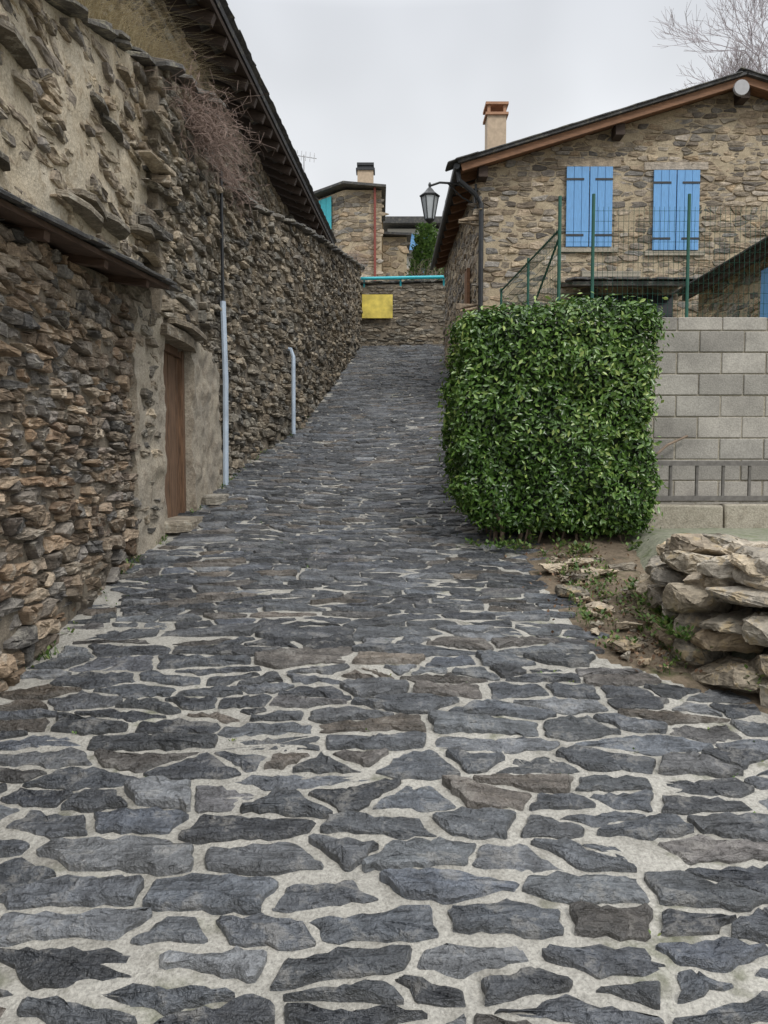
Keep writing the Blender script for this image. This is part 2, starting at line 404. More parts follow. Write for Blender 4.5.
def blade(mb,p,h,lean,w=.006,n=3,col=None,a=None):
    a=random.uniform(0,6.28) if a is None else a; d=Vector((math.cos(a),math.sin(a),0)); s=Vector((-d.y,d.x,0))
    V=[];F=[]
    for i in range(n+1):
        t=i/n; c=Vector(p)+d*lean*h*t*t+Vector((0,0,h*(t-.35*t*t*min(lean,2.5)))); ww=w*(1-t*.9)
        V+= [c-s*ww,c+s*ww]
        if i: F.append((2*i-2,2*i-1,2*i+1,2*i))
    mb.add(V,F,col)
def leafclump(mb,p,n,r,size):
    for i in range(n):
        a=random.uniform(0,6.28); e=random.uniform(.1,1.2); d=Vector((math.cos(a)*math.cos(e),math.sin(a)*math.cos(e),math.sin(e)))
        c=Vector(p)+d*r*random.random(); s=d.cross(Vector((0,0,1))).normalized()*size*.35; 
        col=(random.random(),random.random(),1,1)
        mb.add([c,c+d*size*.5+s,c+d*size,c+d*size*.5-s],[(0,1,2,3)],col)
# ------------------------------------------------------------------ terrain + road
def lefte(y): return np.interp(y,[-6,.5,3.8,6.2,6.9,9,11,13,15,19,23],[-1.8,-1.85,-1.92,-2.07,-2.0,-1.95,-1.80,-1.44,-1.30,-1.01,-.73])
def righte(y): return np.interp(y,[-6,2.85,3.1,3.4,3.75,4.2,5.2,6.6,14,23],[4,4,2.9,2.05,1.62,1.2,1.2,1.3,1.66,2.4])
gx=np.concatenate([[-700,-300,-120,-60,-30,-16],np.arange(-10,14.1,1),[18,30,60,120,300,700]])
gy=np.concatenate([[-700,-300,-120,-60,-30,-16],np.arange(-10,23.3,.5),[23.3,23.45,25,30,40,60,120,300,700]])
GX,GY=np.meshgrid(gx,gy); GZ=np.where(GY<23.35,zr(GY)-.05,7.0+.04*(np.clip(GY,23,80)-23.3))
nx=len(gx); F=[(j*nx+i,j*nx+i+1,(j+1)*nx+i+1,(j+1)*nx+i) for j in range(len(gy)-1) for i in range(nx-1)]
mkobj('ground',np.stack([GX.ravel(),GY.ravel(),GZ.ravel()],1),F,M['ground'],smooth=True,sharp=40)
road=empty('cobbled_road')
ry=np.concatenate([np.arange(-5,1.5,.25),np.arange(1.5,6,.035),np.arange(6,12,.07),np.arange(12,23.3,.14)])
rx=np.arange(-2.5,4.01,.05)
RX,RY=np.meshgrid(rx,ry)
def roadz(x,y): return zr(y)+.03*np.sin(x*1.1+y*.5)+.05*(fbm(x*.7,y*.5,5,2)-.5)
RZ=roadz(RX,RY)+.020*(fbm(RX*9,RY*9,3,3)-.5)+.016*(fbm(RX*2.2,RY*2.2,8,2)-.5)
nx=len(rx);F=[]
for j in range(len(ry)-1):
    l=lefte(ry[j])-.25; r=righte(ry[j])-.03
    for i in range(nx-1):
        if l<rx[i]<r: F.append((j*nx+i,j*nx+i+1,(j+1)*nx+i+1,(j+1)*nx+i))
mkobj('mortar_bed',np.stack([RX.ravel(),RY.ravel(),RZ.ravel()],1),F,M['mortar_road'],road,smooth=True)
def roadmap(u,v,h):
    y=v+.13*(fbm(u*.55,v*.35,11,2)-.5)*2+.04*u
    return u,y,roadz(u,y)+h
def rk(lo,hi):
    def f(u,v):
        y=v+.04*u
        return lefte(y)+.02<u<righte(y)+.04 and lo<=v<hi
    return f
stone_field('slate_cobbles_near',M['slate_road'],road,-2.3,3.9,.2,4.4,.118,.30,lambda u,v:np.interp(v,[2,4.4],[.032,.025]),roadmap,.018,.007,21,rk(-1,4.4),None,depth=.04,bev=.009,seg=.03,jag=.010,tilt=.035,wvar=.72,sharp=24,rough=.004,rjit=.26,cham=(.02,.11),rvar=(.42,1.85),jk=.11)
stone_field('slate_cobbles_upper',M['slate_road'],road,-2.3,2.4,4.4,23.4,.088,.27,lambda u,v:np.interp(v,[4,6,10],[.023,.020,.017]),roadmap,.015,.006,22,rk(4.38,30),None,depth=.04,bev=.008,seg=.045,jag=.007,tilt=.035,wvar=.65,sharp=24,rough=.004,rjit=.22,cham=(.03,.14),rvar=(.5,1.7),jk=.09)
sx=np.arange(.9,2.6,.05); sy=np.arange(3.0,7.6,.05); SX,SY=np.meshgrid(sx,sy)
t_=np.clip((SX-righte(SY)+.05)/.5,0,1)
SZ=zr(SY)-.035+t_*.04+.05*(fbm(SX*5,SY*5,4)-.4)*t_
nx=len(sx);F=[(j*nx+i,j*nx+i+1,(j+1)*nx+i+1,(j+1)*nx+i) for j in range(len(sy)-1) for i in range(nx-1) if sx[i]>righte(sy[j])-.12]
mkobj('soil_verge',np.stack([SX.ravel(),SY.ravel(),SZ.ravel()],1),F,M['soil'],smooth=True)
bx=np.arange(1.5,9,.1); by=np.arange(3.3,7.6,.1); BX,BY=np.meshgrid(bx,by)
edge=np.clip((BX-(1.80+.1*np.clip(BY-4.6,0,9)))/.35,0,1)*np.clip((BY-3.65-.25*np.clip(2.6-BX,0,1))/.3,0,1)
BZ=(zr(BY)-.1)+(1.0-(zr(BY)-.1))*edge+.02*fbm(BX*3,BY*3,2)
nx=len(bx);F=[(j*nx+i,j*nx+i+1,(j+1)*nx+i+1,(j+1)*nx+i) for j in range(len(by)-1) for i in range(nx-1)]
mkobj('grass_bank',np.stack([BX.ravel(),BY.ravel(),BZ.ravel()],1),F,M['bank'],smooth=True)
# ------------------------------------------------------------------ LEFT: shed wall (A) with slate eave
shed=empty('stone_shed')
pA=Path([(-1.83,.2),(-1.85,.5),(-1.92,3.8),(-2.07,6.25)])
eaveA=lambda x,y: 1.6+np.interp(y,[0,3.36,5.8,7.3],[.88,1.19,1.41,1.5])
wall('wall',pA,lambda x,y: zr(y)-.15,lambda x,y: eaveA(x,y)-.02,.5,M['st_rust'],M['mo_dark'],.070,.20,.012,.02,.03,.020,31,parent=shed,seg=.05,tilt=.18,rough=.007,rvar=(.45,1.7))
pU=Path([(-2.12,.2),(-2.12,7.35)])
topB=lambda x,y: 1.6+np.interp(y,[0,4.15,4.9,7.3,9.0,9.2],[1.9,2.52,2.9,3.62,4.1,4.1])
wall('upper_wall',pU,lambda x,y: eaveA(x,y)-.05,topB,.9,M['st_render'],M['mo_lime'],.08,.24,.016,.055,.004,.02,33,parent=shed,seg=.06,tilt=.1,rough=.005)
coping('slate_coping',pU,topB,.6,.16,.035,M['slate_cop'],shed,.5,u0=2)
mb=MB()
for i in range(10):
    y=random.uniform(3.3,7.2); z=random.uniform(float(eaveA(0,y))+.3,float(topB(0,y))-.15); slab(mb,(-2.12,y,z),random.uniform(.2,.55),.18,.035,math.pi/2+random.uniform(-.1,.1),random.uniform(-.1,.1),random.uniform(-.12,.12))
for y,z,l in ((5.35,3.34,.7),(5.9,3.42,.6),(5.5,3.44,.5),(4.35,3.93,.5),(6.7,3.6,.5)): slab(mb,(-2.12,y,z),l,.28,.045,math.pi/2+random.uniform(-.1,.1),random.uniform(-.1,.1),random.uniform(-.1,.1))
mb.obj('projecting_slates',M['st_brown'],shed)
mb=MB()
for ly in range(3):
    y=.2
    while y<6.15:
        l=random.uniform(.3,.7); z=float(eaveA(0,y+l/2)); x=-1.96-ly*.05
        slab(mb,(x+.04,y+l/2,z+.045+.022*ly),l*1.15,.52,.02,math.pi/2+.02+random.uniform(-.04,.04),random.uniform(.12,.18),-.1,reg=1)
        y+=l
mb.obj('slate_eave',M['slate_roof'],shed)
mb=MB(); prism(mb,[(-1.72,.2,eaveA(0,.2)+.005),(-1.72,6.2,eaveA(0,6.2)+.005),(-2.1,6.2,eaveA(0,6.2)+.06),(-2.1,.2,eaveA(0,.2)+.06)],.03)
y=.6
while y<6.2:
    z=float(eaveA(0,y)); prism(mb,[(-1.75,y,z-.03),(-1.75,y+.07,z-.03),(-2.1,y+.07,z+.02),(-2.1,y,z+.02)],.05); y+=.85
mb.obj('eave_boards',M['wood_mid'],shed)
pP=Path([(-2.04,6.2),(-2.0,6.9)])
body('plaster_pier',pP,lambda x,y: zr(y)-.1,lambda x,y:2.93+0*x,.5,M['plaster'],shed,.05,4,du=.04,dv=.04,hoff=.03,fs=5)
stone_field('pier_stones',M['st_brown'],shed,0,pP.L,.8,2.9,.09,.2,.03,pP.map,.026,.02,35,lambda u,v:.1<u<pP.L-.18,None,seg=.05,rough=.006)
# ------------------------------------------------------------------ LEFT: long wall (C)
lw=empty('stone_wall')
pC=Path([(-2.0,6.9),(-1.97,7.75),(-1.95,9),(-1.80,11),(-1.62,12),(-1.44,13),(-1.30,15),(-1.01,19),(-.73,23)])
topC=lambda x,y: 1.6+np.interp(y,[6.9,7.3,9.05,9.25,9.8,23],[3.5,3.6,4.05,3.3,3.35,5.85])
def hC(x,y,z): return np.where((y<7.76)&(z<2.74),-.16,0.0)
def kC(x,y,z): return not((y<7.9 and z<2.85) or (y<8.95 and z<2.75))
wall('wall',pC,lambda x,y: zr(y)-.15,topC,.75,M['st_brown'],M['mo_dark'],.078,.22,.013,.035,.032,.024,41,keep=kC,parent=lw,hfn=hC,seg=.06,tilt=.18,rough=.007,rvar=(.45,1.7))
pR=Path([(-1.97,7.76),(-1.95,8.92)])
body('plaster_panel',pR,lambda x,y: zr(y)-.1,lambda x,y:2.78+.25*fbm(y*3,y*0,3),.3,M['plaster'],lw,.05,6,du=.04,dv=.04,hoff=.04,fs=5)
coping('slate_coping',pC,topC,.6,.17,.035,M['slate_cop'],lw,.5,u0=0)
mb=MB(); slab(mb,(-2.02,7.35,2.80),1.25,.35,.10,math.pi/2); slab(mb,(-1.98,7.4,2.90),1.0,.4,.05,math.pi/2); mb.obj('lintel_stone',M['st_brown'],lw)
mb=MB()
for i in range(6): box(mb,-2.11+.004*(i%2),-2.07+.004*(i%2),6.92+i*.14,7.05+i*.14,.9,2.72)
box(mb,-2.12,-2.02,7.68,7.755,.9,2.74); box(mb,-2.12,-2.03,6.9,7.75,2.67,2.745)
mb.obj('wooden_door',M['door'],lw)
mb=MB(); slab(mb,(-1.95,7.3,float(zr(7.3))+.04),1.0,.35,.10,math.pi/2);slab(mb,(-1.85,8.3,float(zr(8.3))+.03),.7,.3,.10,math.pi/2); mb.obj('door_step',M['st_brown'],lw)
mb=MB(); tube(mb,[(-1.87,8.95,3.5),(-1.85,8.95,2.6),(-1.86,8.93,1.32)],.034,8); mb.obj('drain_pipe',M['pipe'])
mb=MB(); tube(mb,[(-1.87,8.94,5.0),(-1.87,8.95,3.45)],.02,6); mb.obj('cable_conduit',M['black'])
mb=MB(); tube(mb,[(-1.62,12.25,3.46),(-1.48,12.2,3.44),(-1.44,12.2,3.32),(-1.44,12.15,2.1)],.033,8); mb.obj('drain_pipe',M['pipe'])
# ------------------------------------------------------------------ LEFT: main house D
D=empty('stone_house')
pD=Path([(-2.90,3.0),(-2.48,8.5),(-1.72,18.4)])
wall('wall',pD,lambda x,y: 3.2+.17*(y-3)+0*x,lambda x,y: 6.72+0*x,5,M['st_brown'],M['mo_dark'],.085,.24,.014,.03,.024,.018,51,parent=D,seg=.07,rough=.006)
mb=MB()
ea=lambda y: -1.91+.073*(y-8.5)
prism(mb,[(ea(2.5),2.5,6.88),(ea(18.6),18.6,6.88),(ea(18.6)-5,18.6,8.9),(ea(2.5)-5,2.5,8.9)],.05)
for i in range(60):
    y=2.6+i*.27; slab(mb,(ea(y)-.16,y,6.89+random.uniform(0,.008)),.32,.42,.018,math.pi/2-.07,-.38,0,reg=1)
mb.obj('slate_roof',M['slate_roof'],D)
mb=MB()
prism(mb,[(ea(2.5)-.03,2.5,6.80),(ea(18.5)-.03,18.5,6.80),(ea(18.5)-.9,18.5,7.15),(ea(2.5)-.9,2.5,7.15)],.04)
y=3
while y<18.4:
    x=ea(y)-.06; prism(mb,[(x,y,6.755),(x,y+.1,6.755),(x-.8,y+.1,7.08),(x-.8,y,7.08)],.12); y+=.5
mb.obj('eave_rafters',M['wood_dark'],D)
mb=MB(); tube(mb,[(-1.95,19,8),(-1.95,19,9.15)],.014,5)
tube(mb,[(-2.15,18.9,9.1),(-1.65,19.1,9.1)],.01,4)
for i in range(5): tube(mb,[(-2.1+i*.1,18.8+.04*i,9.1-.14),(-2.1+i*.1,18.95+.04*i,9.1+.14)],.008,4)
mb.obj('tv_antenna',M['white'])
# ------------------------------------------------------------------ cross wall at top
pG=Path([(-1.2,23.3),(3.2,23.3)])
cw=wall('boundary_wall',pG,lambda x,y:4.9+0*x,lambda x,y:7.05+.03*x,.4,M['st_brown'],M['mo_dark'],.08,.24,.014,.02,.018,.013,61,seg=.07)
coping('slate_coping',pG,lambda x,y:7.07+.03*x,.5,.08,.04,M['slate_cop'],cw,.5)
mb=MB(); tube(mb,[(-.7,23.2,7.2),(1.9,23.2,7.25)],.05,8)
for x in (-.6,.5,1.8): tube(mb,[(x,23.35,6.9),(x,23.25,7.22)],.03,6)
mb.obj('turquoise_railing',M['turq'])
mb=MB(); box(mb,-.66,.26,23.14,23.18,6.02,6.72); mb.obj('yellow_sign_board',M['yellow'])
# ------------------------------------------------------------------ background house E
E=empty('stone_house')
pE=Path([(-3.6,32),(-1.55,30),(-.1,30)])
wall('wall',pE,lambda x,y:6.8+0*x,lambda x,y:12.2+0*x,4,M['st_house'],M['mo_house'],.15,.4,.02,.02,.02,.015,71,parent=E,seg=.15)
mb=MB(); prism(mb,[(-3.8,31.7,12.42),(-1.55,29.5,12.37),(.08,29.6,12.27),(.05,35,12.7)],.09); prism(mb,[(-3.8,31.7,12.42),(.05,35,12.7),(-1,36,12.7),(-3.8,35,12.7)],.09); mb.obj('slate_roof',M['slate_roof'],E)
mb=MB(); box(mb,-1.05,-.42,30.8,31.3,12.2,13.25); mb.obj('chimney',M['chim'],E)
mb=MB(); box(mb,-1.11,-.36,30.75,31.35,13.25,13.33); box(mb,-1.02,-.45,30.85,31.25,13.33,13.45); box(mb,-1.07,-.4,30.8,31.3,13.45,13.55); mb.obj('chimney_cap',M['black'],E)
mb=MB()
for i in range(4):
    a=i/4; x=-2.95+a*.9; y=31.36-.88*a; z0_,z1_=10.65,12.1
    mb.add([(x,y-.12,z0_),(x+.215,y-.33,z0_),(x+.215,y-.33,z1_),(x,y-.12,z1_),(x,y-.05,z0_),(x+.215,y-.26,z0_),(x+.215,y-.26,z1_),(x,y-.05,z1_)],[(0,1,2,3),(0,4,5,1),(3,2,6,7),(1,5,6,2),(0,3,7,4)])
mb.obj('turquoise_shutter',M['turq'],E)
mb=MB(); tube(mb,[(-.35,29.8,12.3),(-.35,29.85,7)],.05,6); mb.obj('drain_pipe',M['redpipe'],E)
E2=empty('distant_house')
pF=Path([(-.05,34),(1.0,34)]); wall('wall',pF,lambda x,y:6.8+0*x,lambda x,y:11.6+0*x,3,M['st_house'],M['mo_house'],.2,.4,.03,.01,.02,.015,72,parent=E2,seg=.2)
mb=MB(); prism(mb,[(-.1,33.7,11.75),(1.2,33.7,11.7),(1.2,37.2,11.9),(-.1,37.2,11.9)],.1); mb.obj('slate_roof',M['slate_roof'],E2)
E3=empty('pale_house')
mb=MB(); box(mb,.2,3.6,44,50,7,15.0); mb.obj('walls',M['housewhite'],E3)
mb=MB(); prism(mb,[(-.1,43.4,15.5),(3.9,43.4,15.5),(3.9,50.5,16.0),(-.1,50.5,16.0)],.35); box(mb,1.2,2.9,43.6,43.98,13.5,13.7); mb.obj('roof',M['slate_roof'],E3)
mb=MB(); box(mb,1.3,1.9,43.9,43.98,13.8,14.7); box(mb,2.2,2.8,43.9,43.98,13.8,14.7); box(mb,1.7,2.5,43.9,43.98,12.3,13.3); mb.obj('windows',M['blue'],E3)
# ------------------------------------------------------------------ RIGHT HOUSE
H=empty('gabled_stone_house')
RX0=6.28; DZ=-.40
topH=lambda x,y: 7.30+DZ+.30*(4.6-np.abs(x-RX0))
pF1=Path([(1.70,14),(10.86,14)])
wall('front_wall',pF1,lambda x,y:2.2+0*x,topH,.5,M['st_house'],M['mo_house'],.095,.25,.014,.016,.010,.010,81,parent=H,seg=.07,tilt=.07)
pF2=Path([(1.6,20.2),(1.70,14.0)])
wall('side_wall',pF2,lambda x,y:2.2+0*x,lambda x,y:7.2+DZ+0*x,.4,M['st_house'],M['mo_house'],.095,.25,.014,.016,.010,.009,82,parent=H,seg=.08,tilt=.06)
mb=MB(); box(mb,1.95,10.8,14.6,20.1,2.5,7.15+DZ); mb.obj('inner_walls',M['mo_house'],H)
mb=MB()
def rz(x): return 8.80+DZ-.30*abs(x-RX0)
prism(mb,[(1.28,13.55,rz(1.28)),(RX0,13.55,rz(RX0)),(RX0,20.6,rz(RX0)),(1.28,20.6,rz(1.28))],.05)
prism(mb,[(RX0,13.55,rz(RX0)-.002),(11.3,13.55,rz(11.3)-.002),(11.3,20.6,rz(11.3)-.002),(RX0,20.6,rz(RX0)-.002)],.05)
x=1.3
while x<11.2:
    slab(mb,(x,13.73,rz(x)+.008),.42,.42,.018,0,0,.29 if x>RX0 else -.29,reg=1); x+=.36
for i in range(18): slab(mb,(1.44,13.7+i*.39,rz(1.44)+.01),.42,.44,.018,0,0,-.29,reg=1)
mb.obj('slate_roof',M['slate_roof'],H)
mb=MB()
prism(mb,[(1.34,13.62,rz(1.34)-.06),(RX0,13.62,rz(RX0)-.06),(RX0,13.68,rz(RX0)-.06),(1.34,13.68,rz(1.34)-.06)],.12)
prism(mb,[(RX0,13.622,rz(RX0)-.06),(11.2,13.622,rz(11.2)-.06),(11.2,13.68,rz(11.2)-.06),(RX0,13.68,rz(RX0)-.06)],.12)
prism(mb,[(1.36,13.7,rz(1.36)-.08),(RX0,13.7,rz(RX0)-.08),(RX0,14,rz(RX0)-.08),(1.36,14,rz(1.36)-.08)],.03)
prism(mb,[(RX0,13.7,rz(RX0)-.083),(11.2,13.7,rz(11.2)-.083),(11.2,14,rz(11.2)-.083),(RX0,14,rz(RX0)-.083)],.03)
y=14.1
while y<20.4: prism(mb,[(1.34,y,rz(1.34)-.08),(1.34,y+.1,rz(1.34)-.08),(1.8,y+.1,rz(1.8)-.08),(1.8,y,rz(1.8)-.08)],.12); y+=.55
mb.obj('rake_boards',M['wood_brown'],H)
mb=MB()
for x in (1.75,4.15,RX0+.05,8.6): box(mb,x-.08,x+.08,13.72,14.05,rz(x)-.36,rz(x)-.17)
mb.obj('purlin_ends',M['wood_dark'],H)
mb=MB(); tube(mb,[(6.16,13.5,8.10),(6.16,13.56,8.10)],.13,16); mb.obj('gable_disc',M['white'],H)
def shutters(xc,z0,z1,w,y,par):
    mb=MB()
    for s in (-1,1):
        n=3; pw=(w/2-.012)/n
        for i in range(n):
            xa=xc+ (0.006 if s>0 else -w/2+.006)+i*pw; box(mb,xa+.004,xa+pw-.004,y-.075,y-.04,z0,z1)
    mb.obj('shutter',M['blue'],par)
    mb=MB()
    for s in (-1,1):
        for z in (z0+.2,z1-.22):
            xa=xc+s*w/2; xb=xc+s*.1; box(mb,min(xa,xb),max(xa,xb),y-.083,y-.078,z-.018,z+.018)
    mb.obj('shutter_hinges',M['black'],par)
    mb=MB(); box(mb,xc-w/2-.12,xc+w/2+.12,y-.06,y+.05,z0-.09,z0-.01); mb.obj('window_sill',M['cement'],par)
    mb=MB(); box(mb,xc-w/2-.15,xc+w/2+.15,y-.035,y+.05,z1+.02,z1+.15,j=.006); mb.obj('window_lintel',M['st_house'],par)
shutters(3.68,5.53,6.93,.84,14,H); shutters(5.24,5.47,6.87,.84,14,H)
mb=MB(); tube(mb,[(1.3,13.75,7.2+DZ),(1.33,13.75,7.02+DZ),(1.62,13.88,6.84+DZ),(1.74,13.9,6.67+DZ),(1.74,13.9,2.6)],.045,8)
tube(mb,[(1.27,13.6,7.22+DZ),(1.27,20.5,7.22+DZ)],.055,8); mb.obj('drain_pipe',M['black'],H)
mb=MB(); box(mb,2.09,2.47,15.8,16.2,7.0,8.66); mb.obj('chimney',M['chim'],H)
mb=MB(); box(mb,2.05,2.51,15.76,16.24,8.66,8.71); 
for a in (2.09,2.41): 
    for b in (15.8,16.14): box(mb,a,a+.06,b,b+.06,8.71,8.86)
box(mb,2.05,2.51,15.76,16.24,8.86,8.91); mb.obj('chimney_cap',M['terra'],H)
mb=MB(); prism(mb,[(3.2,13.1,4.72),(5.35,13.1,4.72),(5.35,13.98,4.9),(3.2,13.98,4.9)],.07)
x=3.3
while x<5.4: slab(mb,(x,13.2,4.76),.4,.35,.03); x+=.36
mb.obj('slate_canopy',M['slate_roof'],H)
mb=MB(); box(mb,3.4,5.2,13.9,13.96,3.2,4.66); mb.obj('dark_opening',M['glass'],H)
mb=MB(); box(mb,3.55,4.6,13.85,13.97,4.98,5.08); mb.obj('cable_box',M['cement'],H)
mb=MB(); box(mb,1.60,1.66,14.9,15.35,4.65,5.4); mb.obj('side_door',M['wood_brown'],H)
lamp=empty('street_lamp'); mb=MB(); cx,cy=.82,13.95; dz=-.2
def T3(l): return [(x,y,z+dz) for x,y,z in l]
tube(mb,T3([(1.66,14.05,6.75),(1.3,14.0,6.86),(1.0,cy,6.86),(cx,cy,6.80)]),.02,6); tube(mb,T3([(1.66,14.05,6.5),(1.4,14,6.62),(1.15,cy,6.84)]),.014,6); box(mb,1.63,1.67,13.98,14.12,6.2,6.65)
lathe(mb,cx,cy,[(r,z+dz) for r,z in [(.015,6.86),(.03,6.82),(.02,6.78),(.05,6.75),(.09,6.70),(.185,6.63),(.18,6.61),(.16,6.61)][::-1]],6)
lathe(mb,cx,cy,[(r,z+dz) for r,z in [(.02,6.14),(.05,6.17),(.085,6.20),(.085,6.22)]],6)
for k in range(6):
    t=2*math.pi*k/6; c,s=math.cos(t),math.sin(t); tube(mb,T3([(cx+.085*c,cy+.085*s,6.21),(cx+.16*c,cy+.16*s,6.62)]),.014,4)
mb.obj('lamp_frame',M['black'],lamp)
mb=MB(); lathe(mb,cx,cy,[(.078,6.22+dz),(.15,6.60+dz)],6); mb.obj('lamp_panes',M['lampglass'],lamp)
# ------------------------------------------------------------------ side building (right edge)
HB=empty('stone_outbuilding')
pH=Path([(4.65,11.4),(4.65,7.95)])
wall('wall',pH,lambda x,y:2.9+0*x,lambda x,y:4.15+0*x,3,M['st_house'],M['mo_house'],.08,.24,.012,.012,.014,.01,91,parent=HB,seg=.07)
mb=MB(); prism(mb,[(4.40,7.8,4.2),(4.40,11.6,4.2),(8.5,11.6,5.6),(8.5,7.8,5.6)],.07)
for i in range(11): slab(mb,(4.52,7.95+i*.35,4.24),.42,.4,.02,0,0,-.33,reg=1)
mb.obj('slate_roof',M['slate_roof'],HB)
mb=MB(); box(mb,4.44,4.5,7.85,11.5,4.05,4.13); mb.obj('fascia',M['wood_dark'],HB)
mb=MB(); box(mb,4.56,4.6,9.0,9.35,3.2,3.95); mb.obj('shutter',M['blue'],HB)
# ------------------------------------------------------------------ terrace + block wall + fence
tr=MB(); tr.add([(1.1,7.75,2.9),(9.5,7.75,2.9),(9.5,14,2.95),(1.72,14,2.95),(1.1,7.75,.7),(9.5,7.75,.7),(9.5,14,1),(1.72,14,1)],[(0,1,2,3),(0,3,7,4),(0,4,5,1),(1,5,6,2)]); tr.obj('garden_terrace',M['ground'])
pT=Path([(1.68,13.9),(1.05,7.6)])
wall('retaining_wall',pT,lambda x,y:zr(y)-.1,lambda x,y:2.96+0*x,.3,M['st_brown'],M['mo_dark'],.11,.28,.016,.02,.02,.015,95,seg=.08)
bw=empty('concrete_block_wall'); mb=MB(); r=0; z=.82
while z<2.75:
    x=1.12-(.22 if r%2 else 0)
    while x<7.5:
        d=random.uniform(-.005,.005); x0=max(x,1.1); e=random.uniform(0,.004); box(mb,x0+.005+e,x+.435-e,7.55+d,7.72,z+.005,z+.205-e); x+=.44
    z+=.21; r+=1
x=1.12
while x<7.5:
    box(mb,max(x,1.1)+.005,x+.435,7.55+random.uniform(-.004,.004),7.72,z+.005,z+.13); x+=.44
ob=mb.obj('blocks',M['block'],bw); bv=ob.modifiers.new('b','BEVEL'); bv.width=.006; bv.segments=1
mb=MB(); box(mb,1.115,7.5,7.562,7.715,.8,z+.1); mb.obj('joints',M['cement'],bw)
mb=MB()
x=2.35
while x<7: 
    l=random.uniform(.8,1.5); box(mb,x,x+l-.015,7.15,7.5,.95,1.23,j=.01); x+=l
ob=mb.obj('stone_kerb',M['cement']); bv=ob.modifiers.new('b','BEVEL'); bv.width=.02; bv.segments=2
lad=MB()
for z in (1.29,1.62): box(lad,2.50,5.6,7.20,7.25,z-.022,z+.022)
x=2.72
while x<5.6: tube(lad,[(x,7.225,1.29),(x,7.225,1.62)],.016,6); x+=.25
lad.obj('metal_ladder',M['alu'])
mb=MB(); tube(mb,[(2.62,7.35,1.7),(2.75,7.4,1.8),(2.98,7.5,1.89)],.012,6); mb.obj('wooden_stick',M['stem'])
fe=empty('wire_fence'); mb=MB(); yf=7.64
for x,zt in ((1.73,4.24),(2.06,4.26),(3.0,4.26),(4.1,4.26),(5.2,4.26)): tube(mb,[(x,yf,2.85),(x,yf,zt)],.017,8)
for x,y in ((1.66,8.9),(1.58,10.4)): tube(mb,[(x,y,2.9),(x,y,3.98)],.016,8)
tube(mb,[(1.73,yf,3.92),(1.58,10.4,3.95)],.012,6); tube(mb,[(1.73,yf,3.85),(1.63,9.3,3.05)],.012,6)
mb.obj('fence_posts',M['green'],fe)
mb=MB()
def wire(a,b,r=.0022): tube(mb,[a,b],r,3)
for i in range(12): z=3.0+i*.1; wire((2.06,yf,z),(5.2,yf,z))
for i in range(63): x=2.06+i*.05; wire((x,yf,3.0),(x,yf,4.14))
for i in range(10): z=3.0+i*.1; wire((1.73,yf,z),(1.58,10.4,z))
for i in range(46): t=i/46; wire((1.73-.15*t,yf+2.76*t,3.0),(1.73-.15*t,yf+2.76*t,3.95))
for i in range(10): z=3.0+i*.1; wire((1.73,yf,z),(2.06,yf,z))
mb.obj('fence_mesh',M['green'],fe)
# ------------------------------------------------------------------ hedge
hd=empty('clipped_hedge')
x0,x1,y0,y1,z0,z1=.63,2.37,6.52,7.40,1.0,2.97
def hshape(P):
    t=np.clip((P[:,2]-z0)/.42,0,1); t=1-(1-t)**2
    cx,cy=(x0+x1)/2+.12,(y0+y1)/2+.05
    sc=.72+.28*t
    P=P.copy(); P[:,0]=cx+(P[:,0]-cx)*np.where(P[:,0]<cx,sc,.93+.07*t); P[:,1]=cy+(P[:,1]-cy)*sc
    return P
def samp(n):
    out=[];nor=[]
    w,d,h=x1-x0,y1-y0,z1-z0
    faces=[('f',w*h*1.3),('b',w*h*.4),('l',d*h*1.3),('r',d*h),('t',w*d*1.2),('u',w*d*.5)]
    T=sum(f[1] for f in faces)
    for f,a in faces:
        m=int(n*a/T); r1=np.random.rand(m);r2=np.random.rand(m)
        if f in 'fb': P=np.stack([x0+w*r1,np.full(m,y0 if f=='f' else y1),z0+h*r2],1);N=np.tile([0,-1 if f=='f' else 1,0],(m,1))
        elif f in 'lr': P=np.stack([np.full(m,x0 if f=='l' else x1),y0+d*r1,z0+h*r2],1);N=np.tile([-1 if f=='l' else 1,0,0],(m,1))
        else: P=np.stack([x0+w*r1,y0+d*r2,np.full(m,z1 if f=='t' else z0)],1);N=np.tile([0,0,1 if f=='t' else -1],(m,1))
        out.append(P);nor.append(N)
    P=np.vstack(out);N=np.vstack(nor).astype(float)
    c=np.array([(x0+x1)/2,(y0+y1)/2,(z0+z1)/2]); hs=np.array([w,d,h])/2; r=.15
    q=np.clip(P-c,-(hs-r),hs-r); dd=P-c-q; l=np.linalg.norm(dd,axis=1)[:,None]+1e-9; P=c+q+dd/l*r; N=dd/l
    P=hshape(P)
    bumpy=(fbm(P[:,0]*3.4+P[:,1]*2,P[:,2]*3.4+P[:,1],9,3)-.5)*.32
    P=P+N*bumpy[:,None]
    return P,N
n=32000; P,N=samp(n); n=len(P)
dep=np.abs(np.random.randn(n))*.045; P=P-N*dep[:,None]+np.random.randn(n,3)*.014
shag=np.random.rand(n)<.07; P=P+N*(shag*np.random.rand(n)*.10)[:,None]
nn=N+np.random.randn(n,3)*.6; nn[:,2]+=.4; nn/=np.linalg.norm(nn,axis=1)[:,None]
dr=np.random.randn(n,3)+N*.8; dr[:,2]+=.3; dr-=nn*(dr*nn).sum(1)[:,None]; dr/=np.linalg.norm(dr,axis=1)[:,None]; sd=np.cross(nn,dr)
Ln=(.03+.045*np.random.rand(n))[:,None]; Wd=Ln*.21
